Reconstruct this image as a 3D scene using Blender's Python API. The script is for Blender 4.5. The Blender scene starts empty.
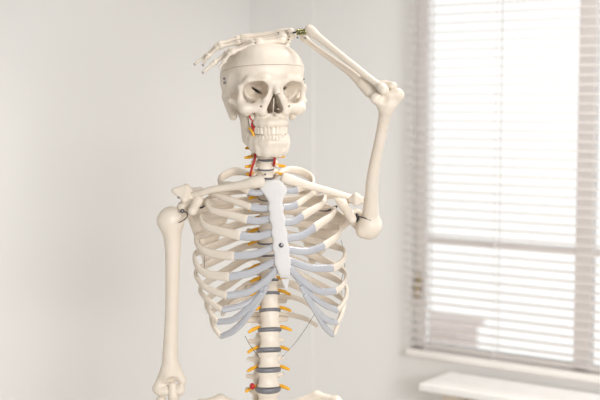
import bpy, math, random
import numpy as np
random.seed(7)
C = bpy.context.scene.collection
F32 = np.float32

# ------------------------------------------------------------------ camera frame
FPX = 1188.0
PITCH = math.radians(4.81)
CAM = np.array([0.0, -2100.0, 1600.0])          # millimetres
SP, CP = math.sin(PITCH), math.cos(PITCH)

def P(px, py, Y):
    """point (mm) seen at pixel px,py on the depth plane Y (mm)"""
    x = (px - 300) / FPX
    y = (200 - py) / FPX
    t = (Y - CAM[1]) / (y * SP + CP)
    return np.array([x * t, Y, CAM[2] + t * (y * CP - SP)])

# ------------------------------------------------------------------ materials
def mat(name, col, rough=0.5, noise=None, bump=None, metal=0.0, trans=0.0, spec=0.5, sss=0.0, alpha=1.0):
    m = bpy.data.materials.new(name)
    m.use_nodes = True
    nt = m.node_tree
    b = nt.nodes['Principled BSDF']
    b.inputs['Base Color'].default_value = (*col, 1)
    b.inputs['Roughness'].default_value = rough
    b.inputs['Metallic'].default_value = metal
    b.inputs['Specular IOR Level'].default_value = spec
    if trans:
        b.inputs['Transmission Weight'].default_value = trans
    if sss:
        b.inputs['Subsurface Weight'].default_value = sss
        b.inputs['Subsurface Radius'].default_value = (0.006, 0.004, 0.003)
        b.inputs['Subsurface Scale'].default_value = 1.0
    if noise or bump:
        tc = nt.nodes.new('ShaderNodeTexCoord')
    if noise:
        sc, col2, fac = noise
        n = nt.nodes.new('ShaderNodeTexNoise')
        n.inputs['Scale'].default_value = sc
        n.inputs['Detail'].default_value = 5
        nt.links.new(tc.outputs['Object'], n.inputs['Vector'])
        r = nt.nodes.new('ShaderNodeValToRGB')
        r.color_ramp.elements[0].position = 0.5 - fac
        r.color_ramp.elements[1].position = 0.5 + fac
        r.color_ramp.elements[0].color = (*col2, 1)
        r.color_ramp.elements[1].color = (*col, 1)
        nt.links.new(n.outputs['Fac'], r.inputs['Fac'])
        nt.links.new(r.outputs['Color'], b.inputs['Base Color'])
    if bump:
        sc, st = bump
        n2 = nt.nodes.new('ShaderNodeTexNoise')
        n2.inputs['Scale'].default_value = sc
        n2.inputs['Detail'].default_value = 3
        nt.links.new(tc.outputs['Object'], n2.inputs['Vector'])
        bp = nt.nodes.new('ShaderNodeBump')
        bp.inputs['Strength'].default_value = st
        bp.inputs['Distance'].default_value = 0.002
        nt.links.new(n2.outputs['Fac'], bp.inputs['Height'])
        nt.links.new(bp.outputs['Normal'], b.inputs['Normal'])
    return m

M_BONE = mat('bone_plastic', (0.81, 0.735, 0.64), 0.42, noise=(35, (0.785, 0.695, 0.585), 0.25), bump=(160, 0.22), spec=0.5, sss=0.03)
M_TOOTH = mat('tooth_plastic', (0.82, 0.74, 0.635), 0.3, spec=0.5)
M_STERN = mat('sternum_plastic', (0.635, 0.62, 0.615), 0.5, bump=(120, 0.2), spec=0.3)
M_CART = mat('cartilage_plastic', (0.52, 0.53, 0.565), 0.14, noise=(30, (0.48, 0.49, 0.53), 0.2), spec=0.9, sss=0.25)
M_DISC = mat('disc_rubber', (0.16, 0.16, 0.18), 0.4, noise=(60, (0.22, 0.22, 0.24), 0.2))
M_NERVE = mat('nerve_plastic', (0.90, 0.46, 0.03), 0.4)
M_RED = mat('artery_plastic', (0.50, 0.022, 0.02), 0.35)
M_METAL = mat('bolt_metal', (0.22, 0.22, 0.23), 0.3, metal=1.0)
M_BLACK = mat('dark_wire', (0.05, 0.05, 0.055), 0.4, metal=0.4)
M_SPRING = mat('spring_metal', (0.72, 0.60, 0.25), 0.28, metal=1.0, noise=(300, (0.06, 0.12, 0.10), 0.15))
M_WALL = mat('wall_paint', (0.83, 0.82, 0.80), 0.85, noise=(3, (0.822, 0.812, 0.792), 0.3), bump=(40, 0.05), spec=0.2)
M_CEIL = mat('ceiling_paint', (0.62, 0.61, 0.595), 0.9, spec=0.1, bump=(40, .05))
M_FLOOR = mat('floor_vinyl', (0.70, 0.665, 0.62), 0.5, noise=(4, (0.66, 0.625, 0.58), 0.3))
M_FRAME = mat('window_frame_paint', (0.90, 0.865, 0.85), 0.45, bump=(60, .05))
M_TABLE = mat('table_laminate', (0.92, 0.905, 0.885), 0.14, noise=(20, (0.865, 0.85, 0.825), 0.2), spec=1.0)
M_LEG = mat('table_leg_wood', (0.62, 0.54, 0.45), 0.5, noise=(12, (0.58, 0.50, 0.41), 0.2))
M_RAIL = mat('blind_rail', (0.82, 0.78, 0.74), 0.5, bump=(50, .05))
M_CORD = mat('blind_cord', (0.80, 0.78, 0.76), 0.8, bump=(200, .1))
M_STAND = mat('stand_metal', (0.75, 0.75, 0.76), 0.25, metal=1.0, bump=(100, .02))
M_BUILD = mat('render_wall_outside', (0.60, 0.53, 0.51), 0.9, noise=(2, (0.58, 0.51, 0.49), 0.3))
M_HANDLE = mat('handle_beige', (0.55, 0.45, 0.30), 0.4, bump=(80, .05))

def slat_material():
    m = bpy.data.materials.new('slat_plastic'); m.use_nodes = True
    nt = m.node_tree; nt.nodes.clear()
    out = nt.nodes.new('ShaderNodeOutputMaterial')
    mix = nt.nodes.new('ShaderNodeMixShader'); mix.inputs[0].default_value = 0.6
    d = nt.nodes.new('ShaderNodeBsdfDiffuse'); t = nt.nodes.new('ShaderNodeBsdfTranslucent')
    n = nt.nodes.new('ShaderNodeTexNoise'); n.inputs['Scale'].default_value = 5
    tc = nt.nodes.new('ShaderNodeTexCoord'); r = nt.nodes.new('ShaderNodeValToRGB')
    r.color_ramp.elements[0].color = (.88, .85, .83, 1); r.color_ramp.elements[1].color = (.91, .88, .86, 1)
    nt.links.new(tc.outputs['Object'], n.inputs['Vector']); nt.links.new(n.outputs['Fac'], r.inputs['Fac'])
    for s in (d, t): nt.links.new(r.outputs['Color'], s.inputs['Color'])
    nt.links.new(d.outputs[0], mix.inputs[1]); nt.links.new(t.outputs[0], mix.inputs[2])
    nt.links.new(mix.outputs[0], out.inputs[0])
    return m
M_SLAT = slat_material()

def glass_material():
    m = bpy.data.materials.new('window_glass'); m.use_nodes = True
    nt = m.node_tree; nt.nodes.clear()
    out = nt.nodes.new('ShaderNodeOutputMaterial')
    mix = nt.nodes.new('ShaderNodeMixShader')
    fr = nt.nodes.new('ShaderNodeFresnel'); fr.inputs['IOR'].default_value = 1.355
    t = nt.nodes.new('ShaderNodeBsdfTransparent'); g = nt.nodes.new('ShaderNodeBsdfGlossy')
    t.inputs['Color'].default_value = (.97, .98, .98, 1); g.inputs['Roughness'].default_value = 0.02
    nt.links.new(fr.outputs[0], mix.inputs[0])
    nt.links.new(t.outputs[0], mix.inputs[1]); nt.links.new(g.outputs[0], mix.inputs[2])
    nt.links.new(mix.outputs[0], out.inputs[0])
    return m
M_GLASS = glass_material()

# ------------------------------------------------------------------ objects
def wloc(o):
    l = np.array(o.location, dtype=float)
    while o.parent is not None:
        o = o.parent
        l = l + np.array(o.location, dtype=float)
    return l

def empty(name, loc, label, cat, group=None):
    o = bpy.data.objects.new(name, None); C.objects.link(o)
    o.location = loc; o.empty_display_size = 0.1
    o['label'] = label; o['category'] = cat
    if group: o['group'] = group
    return o

def obj(name, verts, faces, m, parent=None, smooth=True, mm=True, label=None):
    v = np.asarray(verts, dtype=float)
    if mm: v = v / 1000.0
    c = (v.min(0) + v.max(0)) / 2
    me = bpy.data.meshes.new(name)
    me.from_pydata((v - c).tolist(), [], faces if isinstance(faces, list) else faces.tolist())
    if smooth:
        me.polygons.foreach_set('use_smooth', [True] * len(me.polygons))
    me.materials.append(m)
    me.update()
    o = bpy.data.objects.new(name, me); C.objects.link(o)
    if parent is not None:
        o.parent = parent
        o.location = (c - wloc(parent)).tolist()
    else:
        o.location = c.tolist()
    if label: o['label'] = label
    return o

# ------------------------------------------------------------------ implicit shapes
def grid(lo, hi, h):
    lo = np.asarray(lo, float); hi = np.asarray(hi, float)
    n = np.ceil((hi - lo) / h).astype(int) + 1
    ax = [(lo[i] + h * np.arange(n[i])).astype(F32) for i in range(3)]
    return (ax[0][:, None, None], ax[1][None, :, None], ax[2][None, None, :])

def sph(p, c, r):
    return np.sqrt((p[0]-c[0])**2 + (p[1]-c[1])**2 + (p[2]-c[2])**2) - F32(r)

def ell(p, c, r):
    a, b, d = (p[0]-c[0]), (p[1]-c[1]), (p[2]-c[2])
    k0 = np.sqrt((a/r[0])**2 + (b/r[1])**2 + (d/r[2])**2)
    k1 = np.sqrt((a/r[0]**2)**2 + (b/r[1]**2)**2 + (d/r[2]**2)**2) + 1e-9
    return (k0 * (k0 - 1) / k1).astype(F32)

def rc(p, a, b, ra, rb, n=None, k=1.0):
    """rounded cone a->b; with n,k the section is flattened by k along n"""
    a = np.asarray(a, float); b = np.asarray(b, float)
    d = b - a; L = float(d @ d) + 1e-9
    q = [p[i] - F32(a[i]) for i in range(3)]
    t = np.clip((q[0]*F32(d[0]) + q[1]*F32(d[1]) + q[2]*F32(d[2])) / F32(L), 0, 1)
    q = [q[i] - t*F32(d[i]) for i in range(3)]
    if n is not None:
        n = np.asarray(n, float); n = n / np.linalg.norm(n)
        s = (q[0]*F32(n[0]) + q[1]*F32(n[1]) + q[2]*F32(n[2])) * F32(k - 1)
        q = [q[i] + s*F32(n[i]) for i in range(3)]
    return np.sqrt(q[0]**2 + q[1]**2 + q[2]**2) - (F32(ra) + t*F32(rb - ra))

def box(p, c, s, r=0.0):
    q = [np.abs(p[i]-c[i]) - F32(s[i]-r) for i in range(3)]
    o = np.sqrt(np.maximum(q[0],0)**2 + np.maximum(q[1],0)**2 + np.maximum(q[2],0)**2)
    return o + np.minimum(np.maximum(q[0], np.maximum(q[1], q[2])), 0) - F32(r)

def tri(p, a, b, c, r):
    a, b, c = [np.asarray(v, float) for v in (a, b, c)]
    ba, cb, ac = b-a, c-b, a-c
    n = np.cross(ba, ac)
    pa = [p[i]-F32(a[i]) for i in range(3)]; pb = [p[i]-F32(b[i]) for i in range(3)]; pc = [p[i]-F32(c[i]) for i in range(3)]
    dot = lambda q, v: q[0]*F32(v[0]) + q[1]*F32(v[1]) + q[2]*F32(v[2])
    s = np.sign(dot(pa, np.cross(ba, n))) + np.sign(dot(pb, np.cross(cb, n))) + np.sign(dot(pc, np.cross(ac, n)))
    def seg(q, d):
        t = np.clip(dot(q, d)/F32(d @ d), 0, 1)
        return (d[0]*t-q[0])**2 + (d[1]*t-q[1])**2 + (d[2]*t-q[2])**2
    e = np.minimum(np.minimum(seg(pa, ba), seg(pb, cb)), seg(pc, ac))
    f = dot(pa, n)**2 / F32(n @ n)
    return (np.sqrt(np.where(s < 2, e, f)) - r).astype(F32)

def smin(a, b, k):
    h = np.maximum(F32(k) - np.abs(a-b), 0) / F32(k)
    return np.minimum(a, b) - h*h*F32(k*0.25)

def smax(a, b, k):
    return -smin(-a, -b, k)

def net(Fv, lo, h):
    """naive surface nets"""
    S = Fv < 0
    nx, ny, nz = S.shape
    cnt = np.zeros((nx-1, ny-1, nz-1), np.int8)
    for dx in (0, 1):
        for dy in (0, 1):
            for dz in (0, 1):
                cnt += S[dx:nx-1+dx, dy:ny-1+dy, dz:nz-1+dz]
    act = (cnt > 0) & (cnt < 8)
    ijk = np.argwhere(act)
    idx = -np.ones(act.shape, np.int64)
    idx[act] = np.arange(len(ijk))
    I, J, K = ijk.T
    pos = np.zeros((len(ijk), 3)); num = np.zeros(len(ijk))
    corners = [(dx, dy, dz) for dx in (0, 1) for dy in (0, 1) for dz in (0, 1)]
    for c0 in corners:
        for a in range(3):
            if c0[a] == 0:
                c1 = list(c0); c1[a] = 1
                v0 = Fv[I+c0[0], J+c0[1], K+c0[2]]; v1 = Fv[I+c1[0], J+c1[1], K+c1[2]]
                m = (v0 < 0) != (v1 < 0)
                t = np.zeros(len(v0)); t[m] = v0[m]/(v0[m]-v1[m])
                e = np.tile(np.array(c0, float), (len(v0), 1)); e[:, a] += t
                pos[m] += e[m]; num[m] += 1
    pos = ijk + pos / num[:, None]
    verts = np.asarray(lo, float) + pos*h
    quads = []
    for a in range(3):
        b, c = (a+1) % 3, (a+2) % 3
        sl0 = [slice(None)]*3; sl1 = [slice(None)]*3
        sl0[a] = slice(0, -1); sl1[a] = slice(1, None)
        cr = S[tuple(sl0)] != S[tuple(sl1)]
        q = np.argwhere(cr)
        ok = (q[:, b] > 0) & (q[:, c] > 0) & (q[:, b] < S.shape[b]-1) & (q[:, c] < S.shape[c]-1)
        q = q[ok]
        ins = S[tuple(q.T)]
        def cell(db, dc):
            w = q.copy(); w[:, b] -= db; w[:, c] -= dc
            return idx[tuple(w.T)]
        f = np.stack([cell(1, 1), cell(0, 1), cell(0, 0), cell(1, 0)], 1)
        f[~ins] = f[~ins][:, ::-1]
        quads.append(f)
    return verts, np.concatenate(quads)

def bone(name, fn, lo, hi, h, m, parent, xf=None, label=None):
    lo = np.asarray(lo, float)
    p = grid(lo, hi, h)
    v, f = net(fn(p), lo, h)
    if xf is not None: v = xf(v)
    return obj(name, v, f, m, parent, label=label)

def bounds(pts, pad):
    a = np.array(pts)
    return a.min(0) - pad, a.max(0) + pad

def path(p, ctl, n=22):
    """smooth swept solid with round section through (point, radius) stations"""
    q = crom(np.array([(*c[0], c[1]) for c in ctl], float), n)
    d = None
    for a, b in zip(q, q[1:]):
        e = rc(p, a[:3], b[:3], a[3], b[3])
        d = e if d is None else np.minimum(d, e)
    return d

def chain_bone(name, segs, m, parent, h=1.6, k=5, sub=None, shaft=None, label=None):
    """segs: list of (a,b,ra,rb[,n,kf]) merged smoothly; sub: callable list of cutters"""
    pts = [s[0] for s in segs] + [s[1] for s in segs] + [q[0] for q in (shaft or [])]
    rmax = max(max(s[2], s[3]) for s in segs)
    lo, hi = bounds(pts, rmax + 5)
    def fn(p):
        d = path(p, shaft) if shaft else None
        for s in segs:
            e = rc(p, *s)
            d = e if d is None else smin(d, e, k)
        if sub:
            for c in sub: d = smax(d, -c(p), 4)
        return d
    return bone(name, fn, lo, hi, h, m, parent, label=label)

# ------------------------------------------------------------------ swept tubes
def crom(pts, n):
    pts = np.asarray(pts, float)
    if len(pts) == 2:
        t = np.linspace(0, 1, n)[:, None]
        return pts[0]*(1-t) + pts[1]*t
    d = np.maximum(np.linalg.norm(np.diff(pts[:, :3], axis=0), axis=1), 1e-6) ** 0.5
    ext = np.vstack([2*pts[0]-pts[1], pts, 2*pts[-1]-pts[-2]])
    kd = np.concatenate([[d[0]], d, [d[-1]]])
    kn = np.concatenate([[0], np.cumsum(kd)])
    out = []
    T = np.linspace(kn[1], kn[-2], n)
    for t in T:
        i = min(max(np.searchsorted(kn, t, 'right')-1, 1), len(pts)-1)
        p0, p1, p2, p3 = ext[i-1:i+3]; t0, t1, t2, t3 = kn[i-1:i+3]
        A1 = (t1-t)/(t1-t0)*p0 + (t-t0)/(t1-t0)*p1
        A2 = (t2-t)/(t2-t1)*p1 + (t-t1)/(t2-t1)*p2
        A3 = (t3-t)/(t3-t2)*p2 + (t-t2)/(t3-t2)*p3
        B1 = (t2-t)/(t2-t0)*A1 + (t-t0)/(t2-t0)*A2
        B2 = (t3-t)/(t3-t1)*A2 + (t-t1)/(t3-t1)*A3
        out.append((t2-t)/(t2-t1)*B1 + (t-t1)/(t2-t1)*B2)
    return np.array(out)

def tube_geo(ctrl, n=24, seg=12, hint=None, power=2.0, cap=3):
    """ctrl rows: x,y,z,rn,rb (rn along the outward hint, rb across)"""
    c = crom(ctrl, n)
    p = c[:, :3]; rn = np.maximum(c[:, 3], .2); rb = np.maximum(c[:, 4], .2)
    T = np.gradient(p, axis=0); T /= np.linalg.norm(T, axis=1)[:, None]
    rings = []
    N = None
    frames = []
    for i in range(n):
        if hint is not None:
            h = np.asarray(hint(p[i]), float)
        else:
            h = N if N is not None else (np.array([0, -1., 0]) if abs(T[i][1]) < .8 else np.array([0, 0, 1.]))
        h = h - T[i]*(h @ T[i]); N = h/np.linalg.norm(h)
        frames.append((p[i], T[i], N, np.cross(T[i], N), rn[i], rb[i]))
    seqs = []
    f = frames[0]
    for j in range(cap, 0, -1):
        a = j/cap*math.pi/2*.97
        seqs.append((f[0]-f[1]*math.sin(a)*min(f[4], f[5])*.6, f[2], f[3], f[4]*math.cos(a), f[5]*math.cos(a)))
    seqs += [(f[0], f[2], f[3], f[4], f[5]) for f in frames]
    f = frames[-1]
    for j in range(1, cap+1):
        a = j/cap*math.pi/2*.97
        seqs.append((f[0]+f[1]*math.sin(a)*min(f[4], f[5])*.6, f[2], f[3], f[4]*math.cos(a), f[5]*math.cos(a)))
    th = np.arange(seg)/seg*2*math.pi
    ct, st = np.cos(th), np.sin(th)
    e = 2.0/power
    ct = np.sign(ct)*np.abs(ct)**e; st = np.sign(st)*np.abs(st)**e
    V = np.concatenate([q[0] + np.outer(ct*q[3], q[1]) + np.outer(st*q[4], q[2]) for q in seqs])
    Fc = []
    R = len(seqs)
    for i in range(R-1):
        for j in range(seg):
            k = (j+1) % seg
            Fc.append([i*seg+j, i*seg+k, (i+1)*seg+k, (i+1)*seg+j])
    Fc.append(list(range(seg))[::-1]); Fc.append([(R-1)*seg+j for j in range(seg)])
    return V, Fc

def tube(name, ctrl, m, parent, n=24, seg=12, hint=None, power=2.0, label=None, cap=3):
    ctrl = [tuple(c) if len(c) == 5 else (*c, c[3]) for c in ctrl]
    V, Fc = tube_geo(ctrl, n, seg, hint, power, cap)
    return obj(name, V, Fc, m, parent, label=label)

def pc(px, py, Y, r, rb=None):
    q = P(px, py, Y)
    return (q[0], q[1], q[2], r, r if rb is None else rb)

def ellipsoid_geo(c, r, ax=None, nu=14, nv=9, power=2.0):
    ax = np.eye(3) if ax is None else np.asarray(ax)
    V = []; Fc = []
    e = 2/power
    for i in range(nv+1):
        ph = -math.pi/2 + math.pi*i/nv
        cz, sz = abs(math.cos(ph))**e, math.copysign(abs(math.sin(ph))**e, math.sin(ph))
        for j in range(nu):
            t = 2*math.pi*j/nu
            x = math.copysign(abs(math.cos(t))**e, math.cos(t))*cz; y = math.copysign(abs(math.sin(t))**e, math.sin(t))*cz
            V.append(np.asarray(c) + ax[0]*x*r[0] + ax[1]*y*r[1] + ax[2]*sz*r[2])
    for i in range(nv):
        for j in range(nu):
            k = (j+1) % nu
            Fc.append([i*nu+j, i*nu+k, (i+1)*nu+k, (i+1)*nu+j])
    Fc.append(list(range(nu))[::-1]); Fc.append([nv*nu+j for j in range(nu)])
    return np.array(V), Fc

# ================================================================== SKELETON
base = P(268, 400, 40)
ROOT = empty('anatomical_skeleton', (base[0]/1000, .06, 0.0),
             'cream plastic anatomical skeleton resting one raised hand on its skull', 'skeleton')

# ------------------------------------------------------------------ skull
SK_YAW = math.radians(17)
SK_O = P(264, 82, 0)
def sk_world(v):
    """skull frame (x image right, f forward, z up) -> world"""
    v = np.atleast_2d(np.asarray(v, float))
    c, s = math.cos(SK_YAW), math.sin(SK_YAW)
    x, f, z = v[:, 0], v[:, 1], v[:, 2]
    return np.stack([x*c + f*s, x*s - f*c, z], 1) + SK_O

def skull_fn(p):
    x, f, z = p
    a = (np.abs(x), f, z)
    d = ell(p, (0, -18, 6), (73, 86, 65))
    d = smin(d, ell((np.sqrt(x*x + F32(140)), f, z), (15, 32, 20), (46, 46, 44)), 20)
    d = smin(d, ell(p, (0, -20, -32), (48, 56, 26)), 14)
    # face block
    d = smin(d, rc(a, (18, 54, -40), (15, 48, -70), 14, 12), 10)
    d = smin(d, rc(a, (0, 57, -62), (0, 57, -74), 14, 13), 8)
    d = smin(d, box(p, (0, 44, -18), (12, 30, 22), 4), 6)
    d = smin(d, rc(a, (14, 22, -30), (14, 30, -64), 7, 7), 6)
    # temporal fossa
    d = smax(d, -ell(a, (75, 44, -14), (20, 30, 34)), 9)
    d = smax(d, -ell(a, (56, 22, -46), (17, 24, 26)), 8)
    # brow and rims
    d = smin(d, rc(a, (0, 75, -2), (20, 76, 1), 6.5, 6.5), 12)
    d = smin(d, rc(a, (20, 76, 1), (44, 66, 1), 6.5, 5.5), 10)
    d = smin(d, rc(a, (44, 66, 1), (56, 54, -9), 5.5, 4.6), 7)
    d = smin(d, rc(a, (55.5, 54, -9), (55, 50, -30), 4.2, 4.8), 5)
    d = smin(d, rc(a, (52, 48, -9), (50, 40, 8), 4, 2), 9)
    d = smin(d, rc(a, (54.5, 50, -34), (48, 56, -45), 5.8, 8), 8)
    d = smin(d, rc(a, (48, 56, -46), (26, 63, -45), 8, 8), 9)
    d = smin(d, rc(a, (52, 50, -46), (44, 51, -53), 6, 5.5), 8)
    d = smin(d, rc(a, (53, 48, -37), (66, 25, -33), 5.5, 4), 5)
    d = smin(d, rc(a, (66, 25, -33), (64, -6, -31), 4, 4.5), 5)
    # nose
    d = smin(d, rc(a, (0, 76, -4), (0, 88, -22), 6, 5.2), 6)
    d = smin(d, rc(a, (9, 73, -8), (15, 71, -30), 5, 5.5), 5)
    d = smin(d, rc(a, (15, 71, -30), (20, 67, -52), 5.5, 7), 6)
    # alveolar arch
    pts = [(0, 70.5, -71), (10, 68, -71), (18, 60, -71), (23.5, 47, -70), (25, 33, -68)]
    for q0, q1 in zip(pts, pts[1:]):
        d = smin(d, rc(a, q0, q1, 7, 7), 6)
    d = smin(d, rc(a, (0, 74, -57), (0, 81, -56), 3.2, 1.8), 4)
    # mastoid
    d = smin(d, rc(a, (59, -18, -26), (54, -8, -60), 13, 7.5), 9)
    d = smin(d, rc(a, (12, -12, -52), (12, -4, -58), 7, 6), 5)
    # orbit cones
    c = np.array([34.2, 69.0, -15.5]); ap = np.array([15.0, 23.0, -13.0])
    w = ap - c; L = np.linalg.norm(w); w /= L
    u = np.array([1.0, 0, 0]) - w*w[0]; u /= np.linalg.norm(u)
    v = np.cross(w, u)
    if v[2] < 0: v = -v
    q = [a[i] - F32(c[i]) for i in range(3)]
    t = (q[0]*F32(w[0]) + q[1]*F32(w[1]) + q[2]*F32(w[2])) / F32(L)
    uu = q[0]*F32(u[0]) + q[1]*F32(u[1]) + q[2]*F32(u[2])
    vv = q[0]*F32(v[0]) + q[1]*F32(v[1]) + q[2]*F32(v[2]) + uu*F32(0.16)
    sc = np.clip(1.0 - 0.68*np.maximum(t, 0)**1.5, .2, 1.1)
    nrm = ((np.abs(uu)/(21.3*sc))**2.7 + (np.abs(vv)/(15.6*sc))**2.7)**(1/2.7)
    orb = np.maximum((nrm-1)*14*sc, (t-1.0)*F32(L))
    d = smax(d, -orb, 3)
    # nasal aperture
    b = (a[0], f*0, z)
    nas = rc(b, (0, 0, -24), (6.8, 0, -47), 4.2, 7.4)
    nas = np.minimum(nas, rc(b, (0, 0, -25), (0, 0, -44), 4.2, 8))
    nas = np.maximum(nas, 4 - f)
    d = smax(d, -nas, 1.5)
    sep = np.maximum(np.maximum(np.abs(x-(z+40)*0.05)-.9, np.maximum(z+27, -z-56)), np.maximum(f-63, 4-f))
    d = np.minimum(d, sep)
    for zz, xx in ((-34, 6.0), (-45, 7.5)):
        d = smin(d, rc(a, (xx+3.5, 20, zz), (xx+3.5, 52, zz-2), 3, 2), 2)
    # small foramina and the dark fissures at the back of the orbits
    d = smax(d, -rc(a, (25, 58, -41.5), (25, 84, -43), 1.7, 1.7), .8)
    slit = np.maximum(rc(b, (14, 0, -19), (19, 0, -15), 2.5, 2.0), np.maximum(f-42, -f))
    slit = np.minimum(slit, np.maximum(rc(b, (19, 0, -15), (29, 0, -10), 2.0, 1.6), np.maximum(f-44, -f)))
    d = smax(d, -slit, .8)
    d = smax(d, -np.maximum(rc((x, f*0, z), (24, 0, -15), (31, 0, -10.5), 2.3, 1.5), np.maximum(f-46, 2-f)), .8)
    d = np.maximum(d, -ell(p, (0, -17, 12), (54, 44, 38)))
    return d

SK_H = 1.2
lo, hi = np.array([-82, -104, -92.0]), np.array([82, 100, 80.0])
pg = grid(lo, hi, SK_H)
SF = skull_fn(pg)
cut = pg[2] - (28 + 0.10*(pg[1]-75)) + 0*pg[0]
v, fq = net(np.maximum(SF, cut + .14), lo, SK_H)
SKULL = obj('skull', sk_world(v), fq[:, ::-1], M_BONE, ROOT)
v, fq = net(np.maximum(SF, -cut + .14), lo, SK_H)
obj('skull_cap', sk_world(v), fq[:, ::-1], M_BONE, ROOT)
del SF, cut

# mandible
def mand_fn(p):
    a = (np.abs(p[0]), p[1], p[2])
    Z = (0, 0, 1)
    d = rc(a, (0, 58, -111.5), (12, 56, -111), 7.5, 7.5, Z, .5)
    pts = [((12, 56, -111), 7.5), ((22, 48, -109.5), 7.5), ((28.5, 34, -105), 7), ((31, 19, -98), 7), ((33.5, 4, -91), 6)]
    for (q0, r0), (q1, r1) in zip(pts, pts[1:]):
        d = smin(d, rc(a, q0, q1, r0, r1, Z, .48), 7)
    al = [(0, 68.5, -104), (9.5, 66, -104), (17, 58, -103.5), (22, 45, -102), (25, 30, -100)]
    for q0, q1 in zip(al, al[1:]):
        d = smin(d, rc(a, q0, q1, 5.6, 5.6), 8)
    d = smin(d, rc(a, (0, 61, -117.5), (8, 60, -118), 8, 6.5), 12)
    d = smin(d, rc(a, (34, 8, -94), (38, 6, -60), 16, 14, (.95, .2, 0), 3.0), 6)
    d = smin(d, rc(a, (40, -3, -60), (46, -7, -42), 5, 6), 6)
    d = smin(d, rc(a, (36, 17, -60), (39, 21, -42), 5, 2.5), 6)
    return d
lo, hi = (-66, -32, -146), (66, 84, -32)
v, fq = net(mand_fn(grid(lo, hi, 1.3)), lo, 1.3)
MAND = obj('mandible', sk_world(v), fq[:, ::-1], M_BONE, ROOT)

# teeth
def teeth(parent, rx, rf, cf, ztop, zbot, widths, lean):
    for sgn in (-1, 1):
        s = 0.0
        ths = np.linspace(0, math.pi/2*1.15, 400)
        X = rx*np.sin(ths); Fv = cf + rf*np.cos(ths)
        arc = np.concatenate([[0], np.cumsum(np.hypot(np.diff(X), np.diff(Fv)))])
        for i, wd in enumerate(widths):
            m = s + wd/2; s += wd
            th = np.interp(m, arc, ths)
            x, f = rx*math.sin(th), cf + rf*math.cos(th)
            tx, tf = rx*math.cos(th), -rf*math.sin(th); l = math.hypot(tx, tf); tx, tf = tx/l, tf/l
            nx, nf = -tf, tx
            if i in (2,): dz = 1.0
            else: dz = 0
            dep = 3.2 if i < 3 else 5.0
            hh = (ztop - zbot)/2 + (dz if i < 3 else -.8)
            V, Fc = ellipsoid_geo((0, 0, 0), (wd/2*1.2, dep, hh), None, 16, 12, 4.2)
            taper = 1 - .18*((-V[:, 2]/hh if lean < 0 else V[:, 2]/hh) * -1 + 1)/2
            V[:, 0] *= taper
            W = np.stack([(x + V[:, 0]*tx + V[:, 1]*nx)*sgn, f + V[:, 0]*tf + V[:, 1]*nf + V[:, 2]*0.06*lean,
                          V[:, 2] + (ztop+zbot)/2], 1)
            obj('tooth', sk_world(W), Fc if sgn > 0 else [q[::-1] for q in Fc], M_TOOTH, parent)
teeth(SKULL, 26.6, 41.3, 33, -77, -91.5, [8, 6.6, 7.2, 6.6, 6.6, 9, 8], -1)
teeth(MAND, 24.5, 39, 33, -90.3, -102, [5.6, 5.8, 6.6, 6.6, 6.8, 9, 8], 1)

# screws in the temples
for sg in (-1, 1):
    for zz, ff in ((5.5, 2), (-1.5, 3)):
        c = sk_world([(sg*72.2, ff, zz)])[0]
        V, Fc = ellipsoid_geo(c, (2.2, 2.2, 2.2)); obj('bolt', V, Fc, M_METAL, ROOT)

# vessels beside the jaw hinge
def skt(pts): return [(*sk_world([q[:3]])[0], q[3], q[3]) for q in pts]
tube('facial_artery', skt([(-37, 38, -58, 1.6), (-34, 40, -64, 2), (-31, 42, -68, 2.2), (-33, 40, -74, 2), (-30, 44, -82, 2.4), (-31, 38, -88, 2)]), M_RED, ROOT, 20, 8, label='red artery inside the jaw')
tube('facial_nerve', skt([(-36, 34, -80, 1.8), (-32, 41, -86, 2.6), (-30, 42, -93, 2.2)]), M_NERVE, ROOT, 10, 8, label='orange nerve inside the jaw')
tube('pterygoid_muscle', skt([(-32, 32, -52, 4), (-30, 38, -62, 6), (-29, 36, -72, 5), (-30, 30, -80, 3)]), M_BONE, ROOT, 14, 10)

# ------------------------------------------------------------------ spine
TY = math.radians(11)
YAWK = math.tan(TY)
SPX = [(140, 265.5), (160, 265.5), (178, 266), (213, 266), (250, 266.5), (280, 269), (300, 270), (330, 269.8), (370, 268.6), (390, 268), (430, 268)]
SPY = [(140, -2), (160, -2), (178, 4), (200, 22), (240, 40), (270, 40), (300, 26), (330, 10), (360, -5), (390, -10), (430, 5)]
def lerp(t, y): return float(np.interp(y, [q[0] for q in t], [q[1] for q in t]))
def spine(y): return P(lerp(SPX, y), y, lerp(SPY, y))

DISCS = [141.5, 151, 160, 169.3, 177.5, 187.5, 198, 209, 220, 231.5, 243, 255, 267.5, 280.5, 293.5, 310.5, 330, 350, 369.5, 389, 408, 427]
# between DISCS[i] and DISCS[i+1]: C4.. ; first four gaps are neck, then twelve chest, then five loin
KINDS = ['cervical']*4 + ['thoracic']*12 + ['lumbar']*5

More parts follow.
